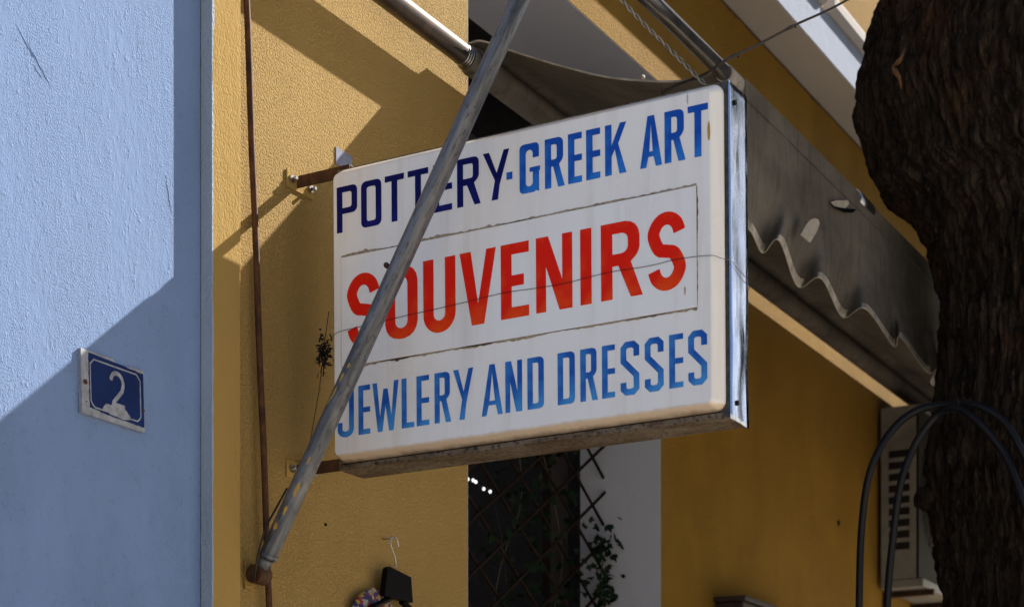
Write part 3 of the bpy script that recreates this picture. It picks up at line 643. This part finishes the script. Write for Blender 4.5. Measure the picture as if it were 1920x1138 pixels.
ln = [(x0 + cn, y0), (x1 - cn, y0), (x1 - cn * .45, y0 + cn * .4), (x1, y0 + cn), (x1, y1 - cn), (x1 - cn * .55, y1 - cn * .45), (x1 - cn, y1), (x0 + cn, y1), (x0 + cn * .55, y1 - cn * .45), (x0, y1 - cn), (x0, y0 + cn), (x0 + cn * .45, y0 + cn * .4), (x0 + cn, y0)]
t = MB(); t.poly(ribbon(ln[:7], .0042), lambda x, y: (x, -.0072, y)); pbuild(t, 'border_line', M['enwhite'], 0, False)
t = MB(); t.poly(ribbon(ln[6:], .0042), lambda x, y: (x, -.0072, y)); pbuild(t, 'border_line', M['enwhite'], 0, False)
cx, cz = bl + (PW - bl) * .50, PH * .52; dw, dh = .052, .098
two = arc(cx, cz + dh * .5 - dw * .5, dw * .5, dw * .52, 175, -12, 12) + [(cx + dw * .40, cz + .002), (cx - dw * .36, cz - dh * .5 + .010)]
t = MB(); t.poly(ribbon(two, .0125), lambda x, y: (x, -.0072, y)); pbuild(t, 'numeral', M['enwhite'], 0, False)
t = MB(); t.poly([[(cx - dw * .50, cz - dh * .5 - .002), (cx + dw * .62, cz - dh * .5 - .002), (cx + dw * .62, cz - dh * .5 + .013), (cx - dw * .44, cz - dh * .5 + .013)]], lambda x, y: (x, -.0070, y)); pbuild(t, 'numeral_foot', M['enwhite'], 0, False)
sm2 = [(cx - .065, .030), (cx - .05, .047), (cx - .01, .050), (cx + .03, .048), (cx + .052, .036), (cx + .058, .024), (cx + .02, .017), (cx - .03, .020)]
t = MB(); t.poly([[p for i in range(len(sm2)) for p in [sm2[i]] + jag(sm2[i], sm2[(i+1) % len(sm2)], 4, .0022)]], lambda x, y: (x, -.0069, y)); pbuild(t, 'paint_smear', M['enwhite'], 0, False)
for sx, sz, hw_ in ((.014, PH * .49, .012), (PW - .006, PH * .34, .007), (.016, .035, .0028)):
    t = MB(); t.tube([(sx, -.0095, sz), (sx, .004, sz)], hw_ * .6, 9); pbuild(t, 'screw', M['rust'])

# ------------------------------------------------------------------ paper sticker
c = onY(645, 300, -.002); t = MB(); t.box((c.x - .050, -.0035, c.z - .030), (c.x + .048, -.001, c.z + .028)); o = t.build('paper_sticker', M['tape'], None, .0005); tag(o, 'small pale blue paper stuck on the ochre wall above the sign', 'sticker')

# ------------------------------------------------------------------ trellis, ivy, small lights in the doorway
LY, X0, X1 = .285, OX0 + .02, OX1 - .012; Z0, Z1 = .3, ZC + 2.9
tl = empty('trellis', ((X0 + X1) / 2, LY, Z0), 'brown diagonal wooden trellis in the dark doorway below the sign', 'trellis')
m1 = .63; stp = .222
def slat(sgn, c, dy):
    pts = []
    for x in (X0, X1): 
        z = c + sgn * m1 * (x - X0); pts.append((x, z))
    (xa, za), (xb, zb2) = pts
    def clip(za, zb2, xa, xb):
        t0, t1 = 0., 1.; dz = zb2 - za
        for lim, up in ((Z0, False), (Z1, True)):
            k = (lim - za) / dz
            if (dz > 0) == up: t1 = min(t1, k)
            else: t0 = max(t0, k)
        return t0, t1
    t0, t1 = clip(za, zb2, xa, xb)
    if t1 - t0 < .05: return
    A = Vector((xa + (xb-xa)*t0, LY + dy, za + (zb2-za)*t0)); B = Vector((xa + (xb-xa)*t1, LY + dy, za + (zb2-za)*t1)); d_ = (B-A).normalized(); nn = Vector((-d_.z, 0, d_.x)) * .0062; th = Vector((0, .004, 0))
    m = MB(); m.add([A-nn-th, B-nn-th, B+nn-th, A+nn-th, A-nn+th, B-nn+th, B+nn+th, A+nn+th], [(0,1,2,3),(7,6,5,4),(0,4,5,1),(1,5,6,2),(2,6,7,3),(3,7,4,0)])
    part(tl, 'slat', m, M['slat'])
c = Z0 - 1.3
while c < Z1 + 1.3:
    slat(1, c, 0); slat(-1, c + .05, .0085); c += stp
iv = empty('ivy', (OX1 - .1, LY - .02, Z0), 'dark green ivy climbing over the trellis beside the white reveal', 'ivy')
t = MB(); stems = [smoothline([(OX1 - .08, LY - .02, Z0), (OX1 - .16, LY - .02, ZC + .6), (OX1 - .06, LY - .025, ZC + 1.2), (OX1 - .10, LY - .02, ZC + 1.42), (OX1 - .05, LY - .05, ZC + 1.62)], 14),
    smoothline([(OX1 - .5, LY - .02, Z0), (OX1 - .6, LY - .02, ZC + .9), (OX1 - .4, LY + .03, ZC + 1.5), (OX1 - .7, LY + .03, ZC + 2.1)], 14), smoothline([(OX0 + .5, LY + .02, Z0), (OX0 + .7, LY + .02, ZC + 1.0), (OX0 + 1.0, LY + .03, ZC + 1.7), (OX0 + .8, LY + .03, ZC + 2.2)], 14)]
for s_ in stems: t.tube(s_, .004, 6)
part(iv, 'stem', t, M['stem_ivy'])
t = MB()
def leaf(m, p, size, nrm):
    a = nrm.orthogonal().normalized(); a = (Matrix.Rotation(random.uniform(0, 6.28), 3, nrm) @ a); b = nrm.cross(a)
    sh = [(0,-.5),(.45,-.35),(.5,.05),(.2,.15),(0,.6),(-.2,.15),(-.5,.05),(-.45,-.35)]
    m.add([p + (a * x + b * y) * size + nrm * (.12 * size * abs(x)) for x, y in sh], [tuple(range(8))])
for k, s_ in enumerate(stems):
    for p in s_:
        if p.z < ZC + .6: continue
        for _ in range(3 if k == 0 else 4):
            sp = .045 if k == 0 else .16
            leaf(t, p + Vector((random.gauss(-.02, sp), random.gauss(-.01, .03 if k == 0 else .06), random.gauss(0, .05))), random.uniform(.025, .05), Vector((random.gauss(-.5,.5), random.gauss(-.8,.5), random.gauss(.3,.5))).normalized())
tag(part(iv, 'leaves', t, M['leaf_ivy'], 0, False), kind='stuff')
fl = empty('fairy_lights', tuple(onY(885, 900, .25)), 'string of tiny white lights at the edge of the dark doorway', 'string lights')
spots = [onY(u, v, .24) for u, v in ((877, 898), (887, 900), (892, 903), (907, 916), (919, 921))]
t = MB(); t.tube(smoothline([spots[0] + Vector((-.2, .01, .06))] + spots + [spots[-1] + Vector((.12, .02, -.14)), spots[-1] + Vector((.2, .03, -.4))], 6), .0012, 5); part(fl, 'cord', t, M['wire'])
for p in spots:
    t = MB(); t.tube([p + Vector((0, 0, -.008)), p + Vector((0, 0, -.005)), p, p + Vector((0, 0, .005)), p + Vector((0, 0, .008))], [.002, .006, .0075, .006, .002], 10); part(fl, 'bulb', t, M['bulb'])

# ------------------------------------------------------------------ clothes hanger and dress
hk = onY(740, 1008, -.05)
hg = empty('clothes_hanger', tuple(hk), 'black plastic clothes hanger with steel hook on the ochre wall', 'hanger')
t = MB(); s0 = .025
hp_ = [(.020, -.028), (.012, -.006), (-.002, .004), (-.016, -.004), (-.020, -.022), (-.012, -.044), (.001, -.066), (.006, -.085), (.006, -.104)]
t.tube(smoothline([hk + Vector((x * 1.3, 0, z)) for x, z in hp_], 6), .0024, 8); part(hg, 'hook', t, M['zinc'])
t = MB()
for (xa, xb, z0, z1, th) in [(-.062, .092, -.215, -.108, .011)]:
    a = [(xa - .02, z0), (xb + .012, z0), (xb, z1 - .018), (xa + .012, z1), (xa, z1 - .01)]
    t.slab([a], lambda x, y: (hk.x + x, -.05 - th, hk.z + y), lambda x, y: (hk.x + x, -.05 + th, hk.z + y))
part(hg, 'neck', t, M['black'], .004)
for sgn in (-1, 1): t = MB(); t.tube(smoothline([(hk.x + .02 + sgn * .04, -.040, hk.z - .215), (hk.x + .02 + sgn * .12, -.045, hk.z - .245), (hk.x + .02 + sgn * .20, -.06, hk.z - .28), (hk.x + .02 + sgn * .235, -.06, hk.z - .315)], 5), [.012] * 15 + [.010], 10); part(hg, 'shoulder_arm', t, M['black'])
t = MB(); t.tube([(hk.x, -.045, hk.z), (hk.x, .01, hk.z)], .0028, 8); part(hg, 'nail', t, M['zinc'])
dr = empty('printed_dress', (hk.x, -.06, hk.z - .9), 'colourful printed dress hanging on the black hanger', 'dress')
def drP(i, j):
    q = 2 * math.pi * i / 64; s = j / 29; z = hk.z - .188 - .02 * (1 - abs(math.sin(q))) * 0 - .82 * s
    sh = .002 + .125 * min(1, s / .09) ** .5 + .09 * s; wx = sh + .06 * s + (.02 * math.sin(q * 5 + 1) * s); wy = .002 + .03 * min(1, s / .06) ** .5 + .02 * s + .010 * math.sin(q * 7) * min(1, s * 4)
    return Vector((hk.x - .105 + .09 * s + wx * math.cos(q), -.030 + wy * .6 * math.sin(q), z))
t = MB(); t.grid(drP, 64, 30, True, True); part(dr, 'body', t, M['dress'], 0, False)

# ------------------------------------------------------------------ brown box on the wall, lower right
b0, b1 = onY(1394, 1116, -.16), onY(1525, 1136, -.16)
bx = empty('wooden_box', (b0.x, 0, b0.z - .7), 'dark brown wooden box on the ochre wall at the lower edge', 'box')
t = MB(); t.box((b0.x + .02, -.15, b0.z - .7), (b0.x + .85, -.001, b0.z - .022)); part(bx, 'case', t, M['boxwood'], .006)
t = MB(); t.box((b0.x, -.17, b0.z - .021), (b0.x + .88, -.001, b0.z + .004)); part(bx, 'lid', t, M['boxwood'], .005)
t = MB(); t.box((b0.x + .06, -.158, b0.z - .64), (b0.x + .80, -.1505, b0.z - .07)); part(bx, 'door', t, M['boxwood'], .004)

# ------------------------------------------------------------------ air conditioner outdoor unit
ax = onY(1652, 900, -.03).x; az1 = onY(1652, 772, -.03).z; az0 = onY(1652, 1098, -.03).z; ay1 = onX(1722, 900, ax).y; aL = .88
ac = empty('air_conditioner', (ax, -.15, az0), 'white outdoor air conditioner unit on the wall behind the tree', 'air conditioner')
t = MB(); t.box((ax + .02, ay1 + .02, az0 + .03), (ax + aL - .02, -.032, az1 - .03)); part(ac, 'core', t, M['acblack'])
t = MB(); H_ = az1 - az0
def sl(f): return az0 + H_ * f
slots = [(.20 + .066 * i, .20 + .066 * i + .044) for i in range(9)]
ys = (ay1 + .055, -.075)
t.box((ax, ay1, sl(0.03)), (ax + .012, ys[0], sl(1))); t.box((ax, ys[1], sl(0.03)), (ax + .012, -.03, sl(1)))
t.box((ax, ys[0], sl(.03)), (ax + .012, ys[1], sl(slots[0][0]))); t.box((ax, ys[0], sl(slots[-1][1])), (ax + .012, ys[1], sl(1)))
for (a, b), (c_, d__) in zip(slots, slots[1:]): t.box((ax, ys[0], sl(b)), (ax + .012, ys[1], sl(c_)))
part(ac, 'side_panel', t, M['acwhite'])
t = MB(); t.box((ax, ay1 - .004, sl(1)), (ax + aL, -.028, sl(1) + .022)); part(ac, 'top_cover', t, M['acwhite'], .006)
t = MB(); t.box((ax - .004, ay1 - .03, sl(0) - .02), (ax + aL, -.03, sl(.028))); part(ac, 'base_tray', t, M['acwhite'], .005)
t = MB(); ring = []; cxx, czz, rr = ax + .40, sl(.55), H_ * .36
outer = [(ax + .0, sl(.03)), (ax + aL, sl(.03)), (ax + aL, sl(1)), (ax, sl(1))]; hole = [(cxx + rr * math.cos(2*math.pi*i/40), czz + rr * math.sin(2*math.pi*i/40)) for i in range(40)]
t.slab([outer, hole], lambda x, y: (x, ay1 - .002, y), lambda x, y: (x, ay1 + .012, y)); part(ac, 'front_panel', t, M['acblack'])  # shade on the front is put into its black colour
t = MB()
for k in range(1, 9): t.tube([(cxx + rr * k / 9 * math.cos(2*math.pi*i/40), ay1 - .006, czz + rr * k / 9 * math.sin(2*math.pi*i/40)) for i in range(41)], .0035, 5)
for k in range(12): t.tube([(cxx, ay1 - .006, czz), (cxx + rr * math.cos(math.pi*k/6), ay1 - .004, czz + rr * math.sin(math.pi*k/6))], .0035, 5)
part(ac, 'fan_grille', t, M['acblack'])
for x in (ax + .12, ax + .70):
    t = MB(); t.box((x, ay1 - .06, sl(0) - .055), (x + .04, -.001, sl(0) - .0205)); t.box((x, -.03, sl(0) - .40), (x + .04, -.001, sl(0) - .056)); part(ac, 'wall_bracket', t, M['rust2'], .003)

# ------------------------------------------------------------------ the tree
TD = 8.0; LEFT = Vector((-SA, CA, 0)); FWD = Vector((CA, SA, 0))
prof = [(0, 1725), (.9, 1760), (1.17, 1772), (1.45, 1752), (1.70, 1738), (1.83, 1737), (2.0, 1748), (2.22, 1760), (2.5, 1762), (2.74, 1741), (2.86, 1712), (3.02, 1648), (3.14, 1625), (3.31, 1606), (3.45, 1613), (3.6, 1632), (3.77, 1642), (4.0, 1655), (4.4, 1690), (5.0, 1720), (5.6, 1745)]
prof = [(z + (ZC if i else 0), u) for i, (z, u) in enumerate(prof)]
def leftu(z):
    for (a, ua), (b, ub) in zip(prof, prof[1:]):
        if a <= z <= b: q = (z - a) / (b - a); return ua + (ub - ua) * (3*q*q - 2*q**3)
    return prof[-1][1]
def axis(z):
    ul = leftu(z); lat_left = (ul - 960) / FPX * TD
    rad = .46 + .14 * max(0, min(1, (z - 4.2) / .5)) - .30 * max(0, min(1, (z - 5.4) / 1.8))
    if z < .8: rad += .15 * (1 - z / .8) ** 2
    c_ = lat_left + rad
    c_ = c_ * .55 + .45 * ((1760 - 960) / FPX * TD + .46) if z < 4.2 else c_
    k = max(0, z - 5.35); lean = Vector((.10 * k, -.52 * k ** 1.15, 0))
    return CAM + FWD * TD - LEFT * c_ + lean, (c_ - lat_left)
tr = empty('tree', (axis(0)[0].x, axis(0)[0].y, 0), 'large dark tree trunk with rough bark standing before the awning', 'tree')
NA, NZ = 440, 520; ZT = 7.0
def trP(i, j):
    q = 2 * math.pi * i / NA; z = -.05 + (ZT + .05) * j / (NZ - 1); c_, rad = axis(max(0, z))
    d_ = Vector((math.cos(q), math.sin(q), 0)); co = Vector((math.cos(q) * 1.0, math.sin(q) * 1.0, z))
    wz = z + .25 * noise.noise(co * 1.6)
    wz = z + .12 * noise.noise(co * 3.0)
    vd = noise.voronoi(Vector((co.x * 10 + .5 * noise.noise(co * 9), co.y * 10, wz * 2.0)))[0]
    vd2 = noise.voronoi(Vector((co.x * 24 + .6 * noise.noise(co * 20), co.y * 24, wz * 5.5)))[0]
    r1 = min(1, (vd[1] - vd[0]) * 3.2) * 1.6 - .9 + .5 * (min(1, (vd2[1] - vd2[0]) * 3) - .6)
    r2 = 1 - abs(noise.noise(Vector((co.x * 16, co.y * 16, wz * 5.0 + 9)))) * 2
    r3 = noise.noise(Vector((co.x * 40, co.y * 40, wz * 14)))
    lump = noise.noise(Vector((co.x * 2.2, co.y * 2.2, z * 2.2)))
    r4 = noise.noise(Vector((co.x * 90, co.y * 90, wz * 38)))
    flake = max(0, noise.noise(Vector((co.x * 22, co.y * 22, wz * 9 + 4)))) ** .5
    dsp = .026 * r1 + .010 * r2 + .008 * r3 + .005 * r4 + .010 * flake + .022 * lump - .030
    p = Vector((c_.x, c_.y, z)) + d_ * (rad + dsp); return p
t = MB(); t.grid(trP, NA, NZ, True, True); part(tr, 'trunk', t, M['bark'], 0, False)
for (z0, dv, L, r0) in [(6.2, Vector((.9, -.45, .30)), 3.8, .19), (6.6, Vector((.25, -.9, .50)), 3.2, .17), (6.7, Vector((.6, -.7, .5)), 3.0, .15), (6.6, Vector((-.4, -.8, .4)), 2.2, .13), (5.9, Vector((1.0, -.30, .12)), 3.6, .13)]:
    c_, rad = axis(z0); p = Vector((c_.x, c_.y, z0)); pts = [p]; d_ = dv.normalized()
    for k in range(9): d_ = (d_ + Vector((random.gauss(0,.07), random.gauss(0,.06), random.gauss(0,.05)))).normalized(); pts.append(pts[-1] + d_ * L / 9)
    t = MB(); t.tube(pts, [r0 * (1 - .9 * k / 9) for k in range(10)], 10); part(tr, 'limb', t, M['bark'])
# crown: leaf clumps kept under the sunlight that reaches the walls
t = MB(); cnt = 0; lc = axis(6)[0]
clumps = [(Vector((3.9 + i * .55 + random.uniform(-.2, .2), -2.15 + random.uniform(-.25, .15), ZC + 4.72 + random.uniform(-.35, .45))), .42) for i in range(7)] + [(Vector((4.2 + i * .5, -2.45 + random.uniform(-.2, .2), ZC + 5.1 + random.uniform(-.4, .4))), .45) for i in range(6)]
clumps += [(Vector((lc.x + random.uniform(-1.2, 4.5), random.uniform(-4.6, -2.5), ZC + random.uniform(4.7, 6.2))), random.uniform(.4, .6)) for _ in range(26)]
clumps += [(Vector((random.uniform(4.6, 9.5), random.uniform(-4.2, -2.0), ZC + random.uniform(1.2, 4.6))), random.uniform(.4, .6)) for _ in range(46)]      # unseen low foliage, added to block sky and bounce light
clumps = [(c_, r_) for c_, r_ in clumps if c_.y > -1.54 - .412 * c_.x + .75 or c_.z > ZC + 4.65]
for c_, r_ in clumps:
    for _ in range(330 if c_.y > -2.8 else 170):
        p = c_ + Vector((random.gauss(0, 1), random.gauss(0, 1), random.gauss(0, .8))) * r_ * .55
        if p.z > ZC + 1.0 + 2.46 * (-p.y) - .10 or (p - CAM).length < 2: continue
        dd = p - CAM; dep = dd.x * CA + dd.y * SA
        if dep > .1 and HOR - FPX * dd.z / dep > -40 and (dd.x * SA - dd.y * CA) / dep * FPX + 960 < 1960: continue
        n_ = Vector((random.gauss(0,1), random.gauss(0,1), random.gauss(.6,1))).normalized(); a = n_.orthogonal().normalized(); a = Matrix.Rotation(random.uniform(0, 6.28), 3, n_) @ a; b = n_.cross(a); L = random.uniform(.07, .12)
        t.add([p - a * L, p + b * L * .42, p + a * L, p - b * L * .42], [(0,1,2,3)]); cnt += 1
tag(part(tr, 'crown', t, M['leaf'], 0, False), kind='stuff')
# bare wood scar on the trunk
def ts(u, v):           # a point on the trunk as seen from the street
    D = TD - .7
    for _ in range(60):
        p = deep(u, v, D); c_, rad = axis(p.z)
        if (Vector((p.x, p.y, 0)) - Vector((c_.x, c_.y, 0))).length < rad + .012: break
        D += .02
    return p
s_ = [ts(u, v) for u, v in ((1697, 92), (1688, 112), (1676, 128), (1686, 146), (1690, 168))]
t = MB(); t.tube(smoothline(s_, 5), [.003 + .010 * math.sin(math.pi * i / 20) * random.uniform(.4, 1.2) for i in range(21)], 7); part(tr, 'bark_scar', t, M['scar'])
k0 = ts(1745, 930); t = MB(); t.tube([k0 + Vector((.05, .02, .0)), k0 + LEFT * .03, k0 + LEFT * .05 + Vector((0,0,-.02)), k0 + LEFT * .062 + Vector((0,0,-.045))], [.06, .042, .028, .010], 9); part(tr, 'branch_stub', t, M['bark'])

# ------------------------------------------------------------------ hoses slung over the trunk
CD = TD - .42
def hose(name, uvs, label):
    pts = [deep(u + random.uniform(-2.5, 2.5), v + random.uniform(-2, 2), CD + k + random.uniform(-.01, .01)) for u, v, k in uvs]; t = MB(); t.tube(smoothline(pts, 10), .0155, 12); o = t.build(name, M['cable']); tag(o, label, 'hose', 'black hoses slung over the tree'); return o
hose('black_hose', [(1611,1330,.2),(1612,1138,.1),(1616,985,.05),(1634,880,0),(1672,808,0),(1722,771,0),(1785,757,-.06),(1836,760,-.14),(1880,790,-.18),(1912,840,-.2),(1940,905,-.2),(1960,1010,-.2),(1966,1150,-.2),(1962,1340,-.15)], 'outer black hose looped over a strap on the tree trunk')
hose('black_hose', [(1664,1330,.2),(1666,1138,.1),(1672,1010,.05),(1690,905,0),(1716,830,-.01),(1752,780,-.04),(1790,764,-.09),(1830,790,-.15),(1880,850,-.2),(1915,925,-.22),(1934,1010,-.22),(1940,1150,-.2),(1936,1340,-.15)], 'inner black hose looped over a strap on the tree trunk')
t = MB(); p0 = deep(1785, 759, CD - .075)
t.tube([p0 + Vector((.02 * math.cos(q / 3.) , .0, 0)) - LEFT * 0 + (FWD * math.cos(q * .7) + Vector((0,0,1)) * math.sin(q * .7)) * .026 - LEFT * (q * .0016) for q in range(0, 40)], .003, 6)
t.tube(smoothline([p0, p0 - LEFT * -.06 + FWD * .1, ts(1800, 770)], 4), .003, 6)
o = t.build('hose_strap', M['wire']); tag(o, 'dark wire strap tying the hoses to the trunk', 'strap')
